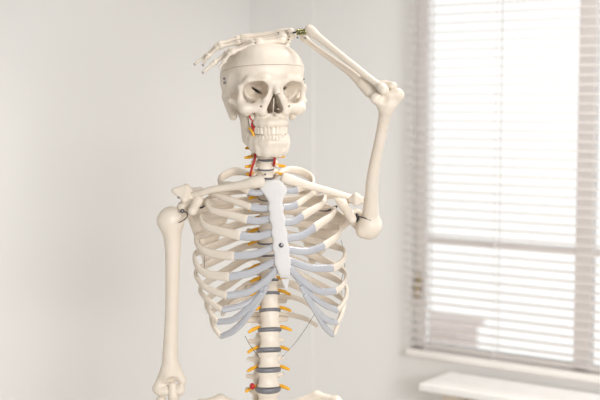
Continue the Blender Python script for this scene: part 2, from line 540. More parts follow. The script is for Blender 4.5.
def vert_fn(kind):
    # unit body: half width 20, half height 12 (z), x lateral, y backward
    def fn(p):
        x, y, z = p
        a = (np.abs(x), y, z)
        dep = {'cervical': 13.0, 'thoracic': 19.0, 'lumbar': 14.0}[kind]
        wz = (z/12.0)**2
        R = (15.6 if kind == 'lumbar' else 16.6) + (4.4 if kind == 'lumbar' else 3.4)*np.minimum(wz, 1.1)
        rad = np.sqrt(x**2 + (y*(20/dep))**2) - R
        rad = rad*0.85
        d = smax(rad, np.abs(z) - F32(12.0), 2.5)
        if kind == 'cervical':
            d = smin(d, rc(a, (14, 2, 9), (17, 5, 13), 3, 2), 3)
            d = smin(d, rc(a, (14, 6, -1), (30, 6, -7), 5, 4.5), 5)
            d = smin(d, rc(a, (14, 12, 2), (27, 20, 1), 5, 7), 5)
            d = smin(d, rc(a, (25, 20, 0), (0, 34, -3), 4, 4), 5)
            d = smin(d, rc(p, (0, 34, -3), (0, 52, -9), 4, 4), 4)
            d = smax(d, -rc(a, (23, 5, -20), (23, 5, 20), 3, 3), 1)
        elif kind == 'thoracic':
            d = smin(d, rc(a, (11, 14, 5), (13, 28, 4), 4.5, 4.5), 5)
            d = smin(d, rc(a, (13, 28, 4), (38, 42, 6), 5, 5), 5)
            d = smin(d, rc(a, (13, 28, 2), (0, 38, 0), 4.5, 4.5), 5)
            d = smin(d, rc(p, (0, 38, -1), (0, 62, -24), 4.5, 3.5, (1, 0, 0), 1.4), 5)
        else:
            d = smin(d, rc(a, (11, 13, 4), (13, 26, 3), 4.5, 5), 5)
            d = smin(d, rc(a, (13, 26, 0), (29, 36, 2), 4.5, 3.5, (0, 1, 0), 1.4), 5)
            d = smin(d, rc(a, (14, 28, 9), (15, 30, -12), 5.5, 5.5), 5)
            d = smin(d, rc(a, (13, 28, 0), (0, 36, -2), 4.5, 4.5), 5)
            d = smin(d, rc(p, (0, 36, 0), (0, 62, -4), 6.5, 6.5, (1, 0, 0), 2), 5)
        return d
    return fn

VM = {}
for kd in ('cervical', 'thoracic', 'lumbar'):
    lo = np.array([-50.0, -26, -32]); hi = np.array([50.0, 72, 24])
    v, fq = net(vert_fn(kd)(grid(lo, hi, 1.5)), lo, 1.5)
    me = bpy.data.meshes.new(kd + '_vertebra')
    me.from_pydata((v/1000).tolist(), [], fq.tolist())
    me.polygons.foreach_set('use_smooth', [True]*len(me.polygons)); me.materials.append(M_BONE); me.update()
    VM[kd] = me

def half_w(y):
    return float(np.interp(y, [140, 178, 200, 260, 293, 330, 389, 430], [14, 14.5, 14, 15.5, 17.5, 20.5, 22, 23]))

def disc_h(y): return float(np.interp(y, [150, 178, 260, 293, 389], [2.4, 2.4, 3.6, 5.6, 8.2]))

for i, kd in enumerate(KINDS):
    y0, y1 = DISCS[i], DISCS[i+1]
    a, b = spine(y0), spine(y1)
    c = (a+b)/2
    hgt = np.linalg.norm(a-b) - (disc_h(y0)+disc_h(y1))/2
    o = bpy.data.objects.new(kd + '_vertebra', VM[kd]); C.objects.link(o)
    o.parent = ROOT
    o.location = (c/1000 - wloc(ROOT)).tolist()
    tilt = math.atan2((a-b)[1], (a-b)[2])
    o.rotation_euler = (-tilt, 0, TY)
    s = half_w((y0+y1)/2)/20
    o.scale = (s, s if kd != 'cervical' else s*1.1, hgt/24)
    # nerve roots on both sides leave just under the body
    for sg in (-1, 1):
        w = half_w(y1)
        yy = y1 - (1.0 if kd != 'lumbar' else 0)
        q = spine(yy)
        up = 3 if kd == 'cervical' else 1
        rr = {'cervical': 3.1, 'thoracic': 3.2, 'lumbar': 3.1}[kd]
        reach = {'cervical': 21, 'thoracic': 18, 'lumbar': 17}[kd]
        jit = random.uniform(-1.5, 1.5)
        def W(lx, ly, lz):
            return (q[0] + lx*math.cos(TY) - ly*math.sin(TY), q[1] + lx*math.sin(TY) + ly*math.cos(TY), q[2] + lz)
        fw = {'cervical': 2, 'thoracic': -5, 'lumbar': 2}[kd]
        dn = {'cervical': 0, 'thoracic': -4, 'lumbar': -4}[kd]
        p0 = W(sg*(w-3), fw+12, up+2); p1 = W(sg*(w+reach*.5), fw+5, up+1+dn*.3); p2 = W(sg*(w+reach+jit), fw, up+dn-jit)
        tube('spinal_nerve', [(*p0, rr), (*p1, rr*1.05), (*p2, rr*.8)], M_NERVE, ROOT, 10, 9)
for i, y in enumerate(DISCS):
    c = spine(y); w = half_w(y)*1.04; dep = w*(.70 if y < 178 else (.9 if y < 295 else .74))
    hh = disc_h(y)/2
    V = []; Fc = []
    rows = [(-1, .93), (-.7, .99), (0, 1.02), (.7, .99), (1, .93)]
    nseg = 28
    a, b = spine(y-4), spine(y+4); tl = math.atan2((a-b)[1], (a-b)[2])
    for zz, sc in rows:
        for j in range(nseg):
            t = 2*math.pi*j/nseg
            lx, ly, lz = w*sc*math.cos(t), dep*sc*math.sin(t), zz*hh
            ly, lz = ly*math.cos(tl) + lz*math.sin(tl), lz*math.cos(tl) - ly*math.sin(tl)
            V.append((c[0] + lx*math.cos(TY) - ly*math.sin(TY), c[1] + lx*math.sin(TY) + ly*math.cos(TY), c[2] + lz))
    for r in range(4):
        for j in range(nseg):
            k = (j+1) % nseg
            Fc.append([r*nseg+j, r*nseg+k, (r+1)*nseg+k, (r+1)*nseg+j])
    Fc.append(list(range(nseg))[::-1]); Fc.append([4*nseg+j for j in range(nseg)])
    obj('intervertebral_disc', V, Fc, M_DISC, ROOT)

# atlas and axis under the skull
tube('atlas', [pc(255, 136, 6, 6, 5), pc(265.5, 137, -8, 6, 5), pc(276, 136, 10, 6, 5), pc(266, 135, 34, 5, 5), pc(255, 136, 6, 6, 5)], M_BONE, ROOT, 28, 10)

tube('vertebral_artery', [pc(256, 150, -4, 2), pc(255, 158, -13, 2.2), pc(252.5, 166, -14, 2.2), pc(250, 176, -10, 2)], M_RED, ROOT, 16, 9)
tube('vertebral_artery', [pc(274, 150, -2, 2), pc(274.6, 158, -11, 2.6), pc(274.3, 163, -9, 2.4), pc(273, 166, 6, 2)], M_RED, ROOT, 16, 9)
V, Fc = ellipsoid_geo(P(252.3, 386.3, -25), (5, 5, 6)); obj('herniated_disc', V, Fc, M_RED, ROOT, label='red swollen disc bulge')
V, Fc = ellipsoid_geo(P(265.2, 174.4, -18), (1.9, 1.9, 1.9)); obj('bolt', V, Fc, M_METAL, ROOT)

# ------------------------------------------------------------------ ribs
RIBS_L = {
 1: ([(221, 183.5), (232, 185), (242, 188), (249, 191.5)], [(256, 193), (263, 192)]),
 2: ([(211, 193), (219, 196.3), (235, 201.5), (251, 207)], [(260, 208.3), (270, 208)]),
 3: ([(206.5, 203), (211, 209.8), (228, 214.3), (247, 219.5)], [(258, 221), (271, 218.5)]),
 4: ([(200.3, 217), (204, 225), (220, 231), (240, 236)], [(256, 236.8), (273, 232.5)]),
 5: ([(195.5, 239), (200.5, 248.5), (214, 254), (234, 256)], [(255, 254), (275, 246.5)]),
 6: ([(194.4, 256), (197, 266), (206, 273.5), (229, 277)], [(251, 272.5), (276, 260.5)]),
 7: ([(195.5, 274), (202.5, 285), (213, 291), (227, 296)], [(249, 291.5), (265, 281), (278, 267.5)]),
 8: ([(200, 290), (208, 300.5), (222, 310)], [(240, 306), (256, 297), (270, 279)]),
 9: ([(206, 303), (211, 314), (218, 322)], [(233, 319.5), (249, 307), (262, 293)]),
 10: ([(211, 315), (214, 327), (221, 336.5)], [(233, 331), (249, 314.5), (267, 287)]),
}
RIBS_R = {
 1: ([(313, 184), (309, 187), (303, 187.5), (297, 189.5)], [(291, 190.5), (285, 190)]),
 2: ([(321, 190), (313, 193), (304.5, 199), (297, 204.5)], [(290, 206.6), (283, 207)]),
 3: ([(325, 198), (321.5, 204.5), (312, 210.3), (302.5, 216)], [(294, 221.3), (284, 222.5)]),
 4: ([(335, 210), (330.5, 216.5), (322.5, 222), (314.5, 227.5)], [(302, 235.5), (286, 238.5)]),
 5: ([(339.5, 228), (338.5, 234.5), (332, 240.5), (324, 246)], [(307, 251.3), (287, 249.5)]),
 6: ([(344.5, 251), (343.5, 260), (339, 265), (333, 268.2)], [(312, 268), (289, 260.5)]),
 7: ([(346, 274), (344, 283), (340, 288), (335.5, 291)], [(319, 291), (303, 281), (289, 268)]),
 8: ([(346.5, 288), (345, 300), (341.5, 306), (337.5, 310)], [(325, 305), (310, 294), (294, 275)]),
 9: ([(344.5, 302), (342, 313), (340, 319), (337, 322.5)], [(327, 320), (316, 309), (301, 287)]),
 10: ([(341, 312), (338, 322), (336, 330), (333, 335)], [(325, 327), (317, 314), (305, 295)]),
}
STY = [(178, -38), (190, -48), (206, -60), (250, -84), (270, -92), (292, -94), (340, -72)]
AX = spine(240); AX = np.array([AX[0], 0.0, 0.0])
def outward(q):
    w = np.array([q[0]-AX[0], (q[1]-10)*1.15, 0.0]); return w/np.linalg.norm(w)
def yawY(px): return (px - 275)*1.78*YAWK

for side, RB in ((-1, RIBS_L), (1, RIBS_R)):
    for k in range(1, 13):
        ya = DISCS[3+k] + (2.0 if k > 1 else 3)      # rib k meets the top of its vertebra
        cx = lerp(SPX, ya); Ys = lerp(SPY, ya); w = half_w(ya)/1.77
        if k <= 10:
            front, cart = RB[k]
            Lx, Ly = front[0]; drop = Ly - ya; span = abs(cx - Lx)
            YL = (0 if k > 2 else 12) + yawY(Lx)*.95 + (0 if k < 8 else (k-7)*4)
            ctl = [pc(cx + side*(w*.8), ya, Ys+14 + side*2, 3.4, 5.2),
                   pc(cx + side*(w+.17*span), ya+.04*drop, Ys+min(42, 18+k*6)+side*4, 3.8, 6.8),
                   pc(cx + side*.62*span, ya+.42*drop, Ys*.85+min(46, 14+k*8)+side*10, 3.6, 7.4),
                   pc(cx + side*.90*span, ya+.76*drop, Ys*.4+min(28, 8+k*6)+side*18, 3.2, 6.6)]
            if k == 1:
                ctl = ([pc(257, 178, Ys+14, 4, 5), pc(246, 173, Ys+34, 4.4, 6.5), pc(234, 171.5, Ys+46, 4.4, 7.5), pc(222, 177, Ys+34, 4, 7.5)] if side < 0 else
                       [pc(274, 177, Ys+16, 4, 5), pc(285, 170, Ys+38, 4.4, 6), pc(299, 171, Ys+50, 4.4, 7.5), pc(311, 177.5, Ys+40, 4, 7.5)])
            sty = lerp(STY, front[-1][1])
            YE = sty + yawY(front[-1][0]) + (8 if k < 5 else 12 if k < 7 else 16 + 6*(k-7)) + (abs(front[-1][0]-275)/60)**2*14
            n = len(front)
            seglen = np.concatenate([[0], np.cumsum(np.hypot(*np.diff(np.array(front), axis=0).T))]); seglen /= seglen[-1]
            wid = {1: 6.5, 2: 6.4, 3: 8.0, 4: 8.8, 5: 8.2, 6: 8.0, 7: 6.4, 8: 5.6, 9: 5.0, 10: 4.4}[k]
            for j, (x, y) in enumerate(front):
                s = seglen[j]**.62
                ctl.append(pc(x, y, YL + (YE-YL)*s, 3.2 + .8*s, 5.2*(1-s) + wid*s))
            tube('rib', ctl, M_BONE, ROOT, 46, 14, outward, 2.4)
            E = front[-1]
            cw = {1: 6, 2: 6.6, 3: 7.0, 4: 7.4, 5: 7.0, 6: 7.0, 7: 6.6, 8: 6.2, 9: 6.6, 10: 6.8}[k]
            cp = [pc(E[0] - side*0.0, E[1], YE, 3.8, min(cw, wid+.3))]
            m = len(cart)
            for j, (x, y) in enumerate(cart):
                s = (j+1)/m
                yend = lerp(STY, cart[-1][1]) + yawY(cart[-1][0]) + (3 if k <= 7 else 10)
                cp.append(pc(x, y, YE + (yend-YE)*s, 4.4 - (1.2*s if k > 7 else 0), cw*(1 - (.1 if k < 8 else .35)*s)))
            tube('costal_cartilage', cp, M_CART, ROOT, 26, 14, outward, 2.3)
        else:
            if side > 0:
                pl = [(296, 298), (308, 304), (317, 312)] if k == 11 else [(294, 315.5), (307, 319.5), (317, 326)]
            else:
                pl = [(243, 298), (231, 304), (222, 315)] if k == 11 else [(250, 316), (244, 318), (239, 321)]
            ctl = [pc(cx + side*w*.8, ya+1, Ys+14, 3.4, 4.8)]
            for j, (x, y) in enumerate(pl):
                ctl.append(pc(x, y, Ys + 34 + yawY(x)*.6 - (j-1)*4, 3.2, 5.0 - j*.6))
            tube('rib', ctl, M_BONE, ROOT, 26, 12, outward, 2.3)

# ------------------------------------------------------------------ breastbone
def loft(name, rows, m, thick, parent, label=None):
    rows = np.array(rows, float)
    R = crom(np.stack([rows[:, 0], rows[:, 1], rows[:, 2]], 1), len(rows)*4)
    V = []; Fc = []
    ns = 20
    for i, (y, xl, xr) in enumerate(R):
        e = min(i, len(R)-1-i)
        tk = thick*min(1, .55+.15*e)
        cx, hw = (xl+xr)/2, (xr-xl)/2
        for j in range(ns):
            t = 2*math.pi*j/ns
            c, s = math.cos(t), math.sin(t)
            ux = math.copysign(abs(c)**.55, c); uy = math.copysign(abs(s)**.55, s)
            px = cx + hw*ux
            Y = lerp(STY, y) + yawY(px) + tk*uy
            V.append(P(px, y, Y))
    n = len(R)
    for i in range(n-1):
        for j in range(ns):
            k = (j+1) % ns
            Fc.append([i*ns+j, i*ns+k, (i+1)*ns+k, (i+1)*ns+j])
    Fc.append(list(range(ns))[::-1]); Fc.append([(n-1)*ns+j for j in range(ns)])
    return obj(name, V, Fc, m, parent, label=label)
loft('sternum', [(180, 266.5, 280), (182, 263.5, 282.5), (187, 259.7, 286), (190, 260.2, 287.3), (194, 263.5, 286), (199, 267, 283.6), (203, 268.6, 282.6), (208, 267.6, 283.8), (213, 269.4, 283.6), (219, 268.8, 285.6), (226, 271.6, 285.2), (233, 270.8, 287.6), (240, 273, 287.3), (247, 272, 289.6), (255, 274.3, 289.5), (262, 274, 291), (269, 276.5, 290.2), (275, 278.8, 290.2), (278, 280.4, 289.6)], M_STERN, 5.5, ROOT, 'white plastic breastbone')
loft('xiphoid_process', [(278.6, 280.8, 289.4), (282, 281.8, 289), (286, 283.6, 288.2), (289.5, 285.2, 287.4), (291, 286, 286.9)], M_STERN, 3.6, ROOT)
V, Fc = ellipsoid_geo(P(281.2, 245.3, lerp(STY, 245)-5), (4.2, 2.2, 4.2)); obj('bolt', V, Fc, M_METAL, ROOT, label='dark metal screw in the breastbone')

# ------------------------------------------------------------------ shoulders
tube('clavicle', [pc(261.5, 181, -52, 10.5, 11.4), pc(255, 182.3, -52, 9.4, 10.8), pc(244, 184.7, -46, 7.2, 8.6), pc(228, 187.2, -36, 6.0, 6.8), pc(211, 190, -28, 5.8, 6.2), pc(198, 194, -18, 5.2, 6), pc(189.5, 195.5, -12, 3.6, 4.4)], M_BONE, ROOT, 40, 16)
tube('clavicle', [pc(283.5, 178, -32, 9, 10.4), pc(290, 180, -32, 8.4, 9.8), pc(303, 184.2, -24, 6.6, 7.8), pc(319, 188.3, -14, 5.8, 6.4), pc(332, 192, -6, 5.8, 6.4), pc(344, 195.5, 0, 4.8, 5.6), pc(351.5, 197, 2, 3.4, 4.4)], M_BONE, ROOT, 40, 16)

def scap(name, tris, segs, cuts=None):
    pts = [q for t in tris for q in t[:3]] + [s[0] for s in segs] + [s[1] for s in segs]
    lo, hi = bounds(pts, 20)
    def fn(p):
        d = None
        for a, b, c, r in tris:
            e = tri(p, a, b, c, r); d = e if d is None else smin(d, e, 4)
        for s in segs: d = smin(d, rc(p, *s), 6)
        for c, r in (cuts or []): d = smax(d, -ell(p, c, r), 4)
        return d
    bone(name, fn, lo, hi, 1.8, M_BONE, ROOT)

g, inf, sup, med = P(188, 210, 14), P(206, 262, 96), P(226, 186, 66), P(232, 205, 92)
scap('scapula',
     [(g, inf, med, 2.4), (g, sup, med, 2.4), (P(174, 190.8, -16), P(186.5, 187, -8), P(184.5, 199.5, -22), 5), (P(186.5, 187, -8), P(191, 196, -12), P(184.5, 199.5, -22), 5)],
     [(P(183, 207, 4), P(183, 216, 6), 11, 10), (P(183, 211, 6), g, 10, 8), (g, P(199, 240, 62), 6.5, 5), (P(199, 240, 62), inf, 5, 5),
      (inf, med, 3.5, 3), (med, sup, 3, 3),
      (P(187, 191, -4), P(190, 195, -4), 8, 6),
      (P(188, 192.5, -2), P(200, 190, 48), 8.5, 5), (P(200, 190, 48), P(231, 199, 96), 5, 4),
      (P(190, 206, 10), P(198.5, 200, -14), 8, 8.0), (P(198.5, 200, -14), P(192.5, 211, -30), 7.6, 8.4)])
g, inf, sup, med = P(350, 219, 44), P(312, 262, 118), P(303, 190, 92), P(296, 214, 112)
scap('scapula',
     [(g, inf, med, 2.4), (g, sup, med, 2.4), (P(364.5, 200.5, -6), P(356, 195.5, -8), P(356, 203, -4), 4.5), (P(356, 195.5, -8), P(350, 199.5, 2), P(356, 203, -4), 4.5)],
     [(P(357, 214, 36), P(357, 224, 38), 10, 10), (P(356, 219, 38), g, 10, 8), (g, P(338, 231, 76), 7, 5.5), (P(338, 231, 76), inf, 5.5, 5),
      (inf, med, 3.5, 3), (med, sup, 3, 3),
      (P(365, 200.5, 14), P(358, 200, 12), 5, 8, (-.2, 1, .2), 1.5), (P(358, 200, 12), P(350, 199, 16), 8, 7, (-.2, 1, .2), 1.5),
      (P(352, 198.5, 22), P(336, 195, 76), 7, 5), (P(336, 195, 76), P(298, 204, 112), 5, 4),
      (P(350, 216, 34), P(342.5, 204, 12), 8, 7.5), (P(342.5, 204, 12), P(352, 219, -4), 7.6, 8.2),
      (P(334, 196.5, 10), P(341, 202, 12), 3.5, 6)])

# hanging arm (image left)
FR = (0, 1, 0)
E0 = 6
chain_bone('humerus', [
    (P(171, 219, -4), P(172.5, 221, -2), 22.5, 21), (P(164.5, 221, -8), P(167, 226, -6), 13, 12),
    (P(166, 372, 4), P(155.5, 388.5, 4), 10, 6), (P(174, 366, 4), P(182.5, 381, 4), 10, 7.5), (P(160, 391, 2), P(180, 390.5, 2), 9.5, 9.5)],
    M_BONE, ROOT, 1.6, 8, sub=[lambda p: ell(p, P(172.5, 384.5, -10), (13, 12, 13)), lambda p: ell(p, P(170, 384, 18), (11, 9, 12))],
    shaft=[(P(171.5, 226, -4), 18), (P(172.6, 243, -3), 14.8), (P(172.6, 265, -1), 13.2), (P(172.0, 300, 2), 11.8), (P(170.8, 335, 4), 12.6), (P(170.2, 356, 4), 14.2), (P(169.6, 374, 4), 16)])
chain_bone('ulna', [(P(172.5, 386, -2), P(173, 396, -4), 8, 9), (P(173.5, 392, 10), P(174, 402, 6), 9, 9), (P(174, 400, 2), P(175, 425, 2), 9, 7), (P(175, 425, 2), P(178, 510, -2), 7, 5.5), (P(178, 510, -2), P(178, 521, -4), 6, 7)], M_BONE, ROOT, 1.6, 6)
chain_bone('radius', [(P(161, 401, -2), P(161.5, 404, -2), 9.5, 9.5), (P(161.5, 405, -2), P(164, 420, -2), 6.5, 7.5), (P(164, 420, -2), P(159, 470, -6), 6.5, 7), (P(159, 470, -6), P(164, 512, -8), 7, 9), (P(164, 512, -8), P(165, 521, -8), 12, 12)], M_BONE, ROOT, 1.6, 6)

# raised arm (image right)
HA = lambda y: 22 + (228-y)/133*(-150)
def HP(px, y, d=0): return P(px, y, HA(y)+d)
chain_bone('humerus', [
    (P(369.5, 226, 16), P(369, 227, 18), 22.5, 22.5), (P(361.5, 232, 10), P(366, 230, 14), 9.5, 14),
    (HP(384, 107), HP(378, 99), 9, 8.5), (HP(388, 107), HP(400, 96), 9.5, 7),
    (HP(375, 98), HP(397.5, 93), 8, 8.4)],
    M_BONE, ROOT, 1.6, 8, sub=[lambda p: ell(p, HP(383.5, 99, -15), (9, 9, 9))],
    shaft=[(P(370, 222, 16), 17), (HP(371, 203), 12.6), (HP(372.3, 181), 10.8), (HP(375, 163), 9.8), (HP(379.6, 141), 9.2), (HP(383, 124), 9.4), (HP(385.5, 113), 11.5), (HP(387.5, 103), 14.5)])
def FA(px): return -128 + (388-px)/86*104
def FP(px, py, d=0): return P(px, py, FA(px)+d)
chain_bone('radius', [
    (FP(384, 90, -16), FP(382, 88, -15), 8.4, 8.4), (FP(314, 33.5, -6), FP(309.5, 29.5, -4), 7, 8.6)],
    M_BONE, ROOT, 1.4, 5, shaft=[(FP(382, 88, -15), 5.5), (FP(375, 82.5, -12), 5.6), (FP(363, 73, -12), 6), (FP(350, 62.5, -12), 5.8), (FP(335, 50.5, -10), 6), (FP(322, 40, -8), 6.6), (FP(312, 32, -5), 7.6)])
chain_bone('ulna', [
    (FP(374, 94, 2), FP(386, 87, 10), 9.5, 9), (FP(386, 86, 10), FP(393, 86, 2), 9, 7), (FP(370, 92, 2), FP(363, 84, 4), 10, 9),
    (FP(305.5, 39.5, 12), FP(303, 37.5, 12), 5.5, 5.5), (FP(364, 80, 2), FP(384, 86, 8), 7, 7)],
    M_BONE, ROOT, 1.4, 5, shaft=[(FP(369, 89, 3), 9), (FP(361, 82, 4), 8.8), (FP(351, 73, 6), 7), (FP(340, 65, 8), 6), (FP(324, 53.5, 10), 5.2), (FP(311, 44, 12), 5), (FP(305, 39, 12), 5)])
# wrist spring and bolts
ctl = []
s0, s1 = P(296, 32.4, -34), P(308, 31.4, -36)
for i in range(73):
    t = i/72; a = t*2*math.pi*7
    q = s0*(1-t) + s1*t
    ctl.append((q[0], q[1] + 4.6*math.cos(a), q[2] + 4.6*math.sin(a), 1.3, 1.3))
tube('spring', ctl, M_SPRING, ROOT, 200, 7, None, label='dark gold wrist spring')
tube('wire', [(*(s0*1.25-s1*.25), 1.6), (*(s1*1.2-s0*.2), 1.6)], M_BLACK, ROOT, 4, 8)
for px, py in ((297.5, 37.5), (305.5, 38)):
    V, Fc = ellipsoid_geo(P(px, py, -26), (1.8, 1.8, 1.8)); obj('bolt', V, Fc, M_METAL, ROOT)

# ------------------------------------------------------------------ hand bones
def hbone(name, a, b, ra, rm, rb, parent=ROOT):
    a, b = np.asarray(a, float), np.asarray(b, float)
    d = b-a
    q = lambda t: a + d*t
    pts = [(*q(.02), ra*.86), (*q(.12), ra), (*q(.28), rm*1.08), (*q(.5), rm), (*q(.74), rm*1.05), (*q(.88), rb), (*q(.98), rb*.85)]
    return tube(name, pts, M_BONE, parent, 20, 10)
def finger(pts, r):
    """pts: base, knuckle, joint, joint, tip"""
    names = ['metacarpal'] + ['phalanx']*(len(pts)-2)
    sc = [1, .86, .74, .62] if len(pts) == 5 else [1, .9, .78]
    for i in range(len(pts)-1):
        s = r*sc[i]
        last = i == len(pts)-2
        hbone(names[i], pts[i], pts[i+1], s*1.25, s*.78, s*(1.2 if not last else .8))
# raised hand, palm on the crown
finger([P(288, 31, 30), P(240, 37.4, 40), P(217.5, 44.6, 32), P(205, 56.5, 26), P(195.3, 63.6, 24)], 5.0)
finger([P(287, 34.5, 14), P(241, 42.3, 20), P(218.5, 47, 18), P(207.5, 57, 12), P(203.5, 64, 10)], 5.2)
finger([P(286, 37, -2), P(255, 42.2, -8), P(228, 52.2, -16), P(213.5, 63.5, -22), P(203.6, 71.8, -24)], 6.0)
finger([P(285, 40, -22), P(256, 43.4, -36), P(230, 53, -40), P(224, 61.6, -38), P(219.2, 68.4, -36)], 5.4)
finger([P(289, 40, 30), P(270, 42, 56), P(252, 45, 66), P(240, 50, 68)], 5.2)
for px, py, Y, r in ((290.5, 31, 10, 6.5), (289, 33, 26, 6.5), (286.5, 36, 8, 6), (292.5, 35.5, -8, 6.5), (288, 40.5, -6, 6.2),
                     (284.5, 38.5, -14, 5.5), (287, 44.8, -14, 4.6), (291.5, 33.5, -18, 5.0)):
    V, Fc = ellipsoid_geo(P(px, py, Y), (r, r*1.1, r*.9), None, 14, 9, 2.4)
    obj('carpal_bone', V, Fc, M_BONE, ROOT)
for px, py, Y in ((255.5, 42.8, -45), (278.3, 32.6, 8), (224, 53.2, -18), (288.5, 39.8, -13)):
    V, Fc = ellipsoid_geo(P(px, py, Y), (1.6, 1.6, 1.6)); obj('bolt', V, Fc, M_METAL, ROOT)
M_TIP = mat('rubber_tip', (.42, .38, .36), .6, bump=(100, .1))
for px, py, Y in ((194.8, 64.3, 23), (203, 65.2, 1), (203, 72.5, -23)):
    V, Fc = ellipsoid_geo(P(px, py, Y), (2.4, 2.4, 2.4)); obj('finger_tip', V, Fc, M_TIP, ROOT, label='grey finger tip')
# lowered hand, below the frame
hb = P(170, 532, -6)
for i in range(8):
    V, Fc = ellipsoid_geo(hb + np.array([(i % 4-1.5)*11, -4+(i % 3)*4, -(i//4)*11]), (7, 6.5, 6.5), None, 12, 8, 2.4)
    obj('carpal_bone', V, Fc, M_BONE, ROOT)
for i, (dx, L) in enumerate(((-26, 150), (-11, 165), (3, 172), (15, 162), (26, 135))):
    b0 = hb + np.array([dx*.55, -3, -20.])
    if i == 0:
        finger([b0, b0 + [-24, -10, -38], b0 + [-36, -14, -68], b0 + [-40, -14, -92]], 4.4)
    else:
        finger([b0, b0 + [dx*.5, -3, -.42*L], b0 + [dx*.7, -8, -.69*L], b0 + [dx*.75, -5, -.87*L], b0 + [dx*.75, 0, -1.0*L]], 4.2)

# ------------------------------------------------------------------ bolts and wires at the shoulders
V, Fc = ellipsoid_geo(P(182.3, 211, -22), (4, 4, 4)); obj('bolt', V, Fc, M_METAL, ROOT)
V, Fc = ellipsoid_geo(P(178.4, 197.6, -26), (2, 2, 2)); obj('bolt', V, Fc, M_METAL, ROOT)
tube('wire', [pc(182, 211, -24, .9), pc(187, 213, -27, .9), pc(187, 217, -30, .9), pc(183, 220.5, -32, .9), pc(179, 222.6, -31, .9)], M_BLACK, ROOT, 20, 7)
tube('wire', [pc(357, 214, 18, 2.6), pc(357.5, 217, 14, 3), pc(356.5, 221, 16, 2.4)], M_BLACK, ROOT, 8, 8)
tube('wire', [pc(357, 216, 12, 1), pc(363, 217.5, -2, 1), pc(370.5, 220.3, -6, 1)], M_BLACK, ROOT, 10, 7)
V, Fc = ellipsoid_geo(P(335, 207.5, 50), (4, 3.5, 3.5)); obj('bolt', V, Fc, M_BLACK, ROOT)
tube('wire', [pc(337, 206, 50, 1.4), pc(332, 209, 44, 1.8), pc(326, 211, 40, 1.3), pc(318, 210.5, 42, .8)], M_BLACK, ROOT, 14, 7)
tube('wire', [pc(204.5, 206, -2, 1.5), pc(202, 207.5, 0, 1.8), pc(198.5, 208, 4, 1)], M_BLACK, ROOT, 8, 7)
# fine wires tying the ribs
for side, pts in (('l', [(245, 336, -50), (250, 345, -35), (260, 359, -25)]), ('r', [(318, 308, 20), (306, 328, 6), (295, 343, -8), (281, 358, -20)]),
                  ('a', [(203, 231, 30), (199.5, 241, 24), (204, 253, 26), (204.5, 271, 20)]), ('b', [(341, 240, 40), (345, 262, 44), (341, 284, 46), (343, 300, 44)])):
    tube('wire', [pc(x, y, Y, .55) for x, y, Y in pts], M_METAL, ROOT, 24, 6)

# ------------------------------------------------------------------ pelvis and below
def hip(sg):
    f = (lambda x, y, Y: P(268.5 + sg*x, y + (3.5 if sg < 0 else 0), Y + sg*x*1.78*YAWK))
    psis, top, cr2, asis, ace = f(20, 406, 66), f(48, 395.5, 50), f(68, 401, 22), f(80, 424, -42), f(52, 470, 8)
    pub, isc, low = f(5, 484, -42), f(30, 512, 26), f(44, 492, 22)
    segs = [(psis, top, 7, 7), (top, cr2, 7, 7.5), (cr2, asis, 7.5, 7), (asis, ace, 6, 13), (psis, ace, 9, 14),
            (ace, pub, 14, 9), (pub, isc, 8, 9), (isc, low, 12, 12), (low, ace, 12, 18)]
    tris = [(psis, top, ace, 3.2), (top, cr2, ace, 3.2), (cr2, asis, ace, 3.2)]
    pts = [psis, top, cr2, asis, ace, pub, isc, low]
    lo, hi = bounds(pts, 26)
    def fn(p):
        d = None
        for t in tris:
            e = tri(p, *t); d = e if d is None else smin(d, e, 8)
        for s in segs: d = smin(d, rc(p, *s), 9)
        return d
    bone('hip_bone', fn, lo, hi, 2.6, M_BONE, ROOT)
    return ace
for sg in (-1, 1):
    ace = hip(sg)
    kx = P(268.5 + sg*44, 450, 0)[0]
    hd = ace + np.array([sg*14, -4, -4.])
    tr = hd + np.array([sg*42, 6, -32.])
    kn = np.array([kx, 6, 500.])
    chain_bone('femur', [(hd, hd + [sg*2, 0, -1], 22, 22), (hd, tr, 14, 18), (tr, tr*.75 + kn*.25, 15, 13), (tr*.75 + kn*.25, tr*.2 + kn*.8, 13, 14), (tr*.2 + kn*.8, kn, 15, 22), (kn + [-22, 6, 4], kn + [22, 6, 4], 19, 19)], M_BONE, ROOT, 3.0, 9)
    an = np.array([kx - sg*4, 22, 110.])
    chain_bone('tibia', [(kn + [-20, 6, -38], kn + [20, 6, -38], 16, 16), (kn + [0, 2, -46], kn*.75 + an*.25, 19, 13), (kn*.75 + an*.25, an, 13, 13), (an, an + [-sg*8, 0, -12], 14, 8)], M_BONE, ROOT, 3.0, 9)
    chain_bone('fibula', [(kn + [sg*34, 16, -52], an + [sg*24, 8, 40], 7, 6), (an + [sg*24, 8, 40], an + [sg*22, 6, -16], 7, 8)], M_BONE, ROOT, 2.6, 6)
    segs = [(an + [0, 40, -40], an + [0, -10, -34], 19, 16), (an + [0, 0, -22], an + [0, -70, -44], 15, 11)]
    for i, dx in enumerate((-24, -11, 1, 12, 24)):
        segs.append((an + [dx*.5, -60, -42], an + [dx, -135 - (10 if abs(dx) < 20 else 0), -58], 7, 5.5))
        segs.append((an + [dx, -135, -58], an + [dx*1.1, -180 + abs(dx), -62], 5.5, 4.5))
    chain_bone('foot', segs, M_BONE, ROOT, 3.0, 6)
sa = spine(428)
chain_bone('sacrum', [(sa + [-22, 6, -8], sa + [22, 14, -8], 17, 17), (sa + [0, 8, -10], sa + [0, 52, -70], 26, 15, FR, 1.6), (sa + [0, 52, -70], sa + [0, 44, -112], 13, 6)], M_BONE, ROOT, 2.6, 8)

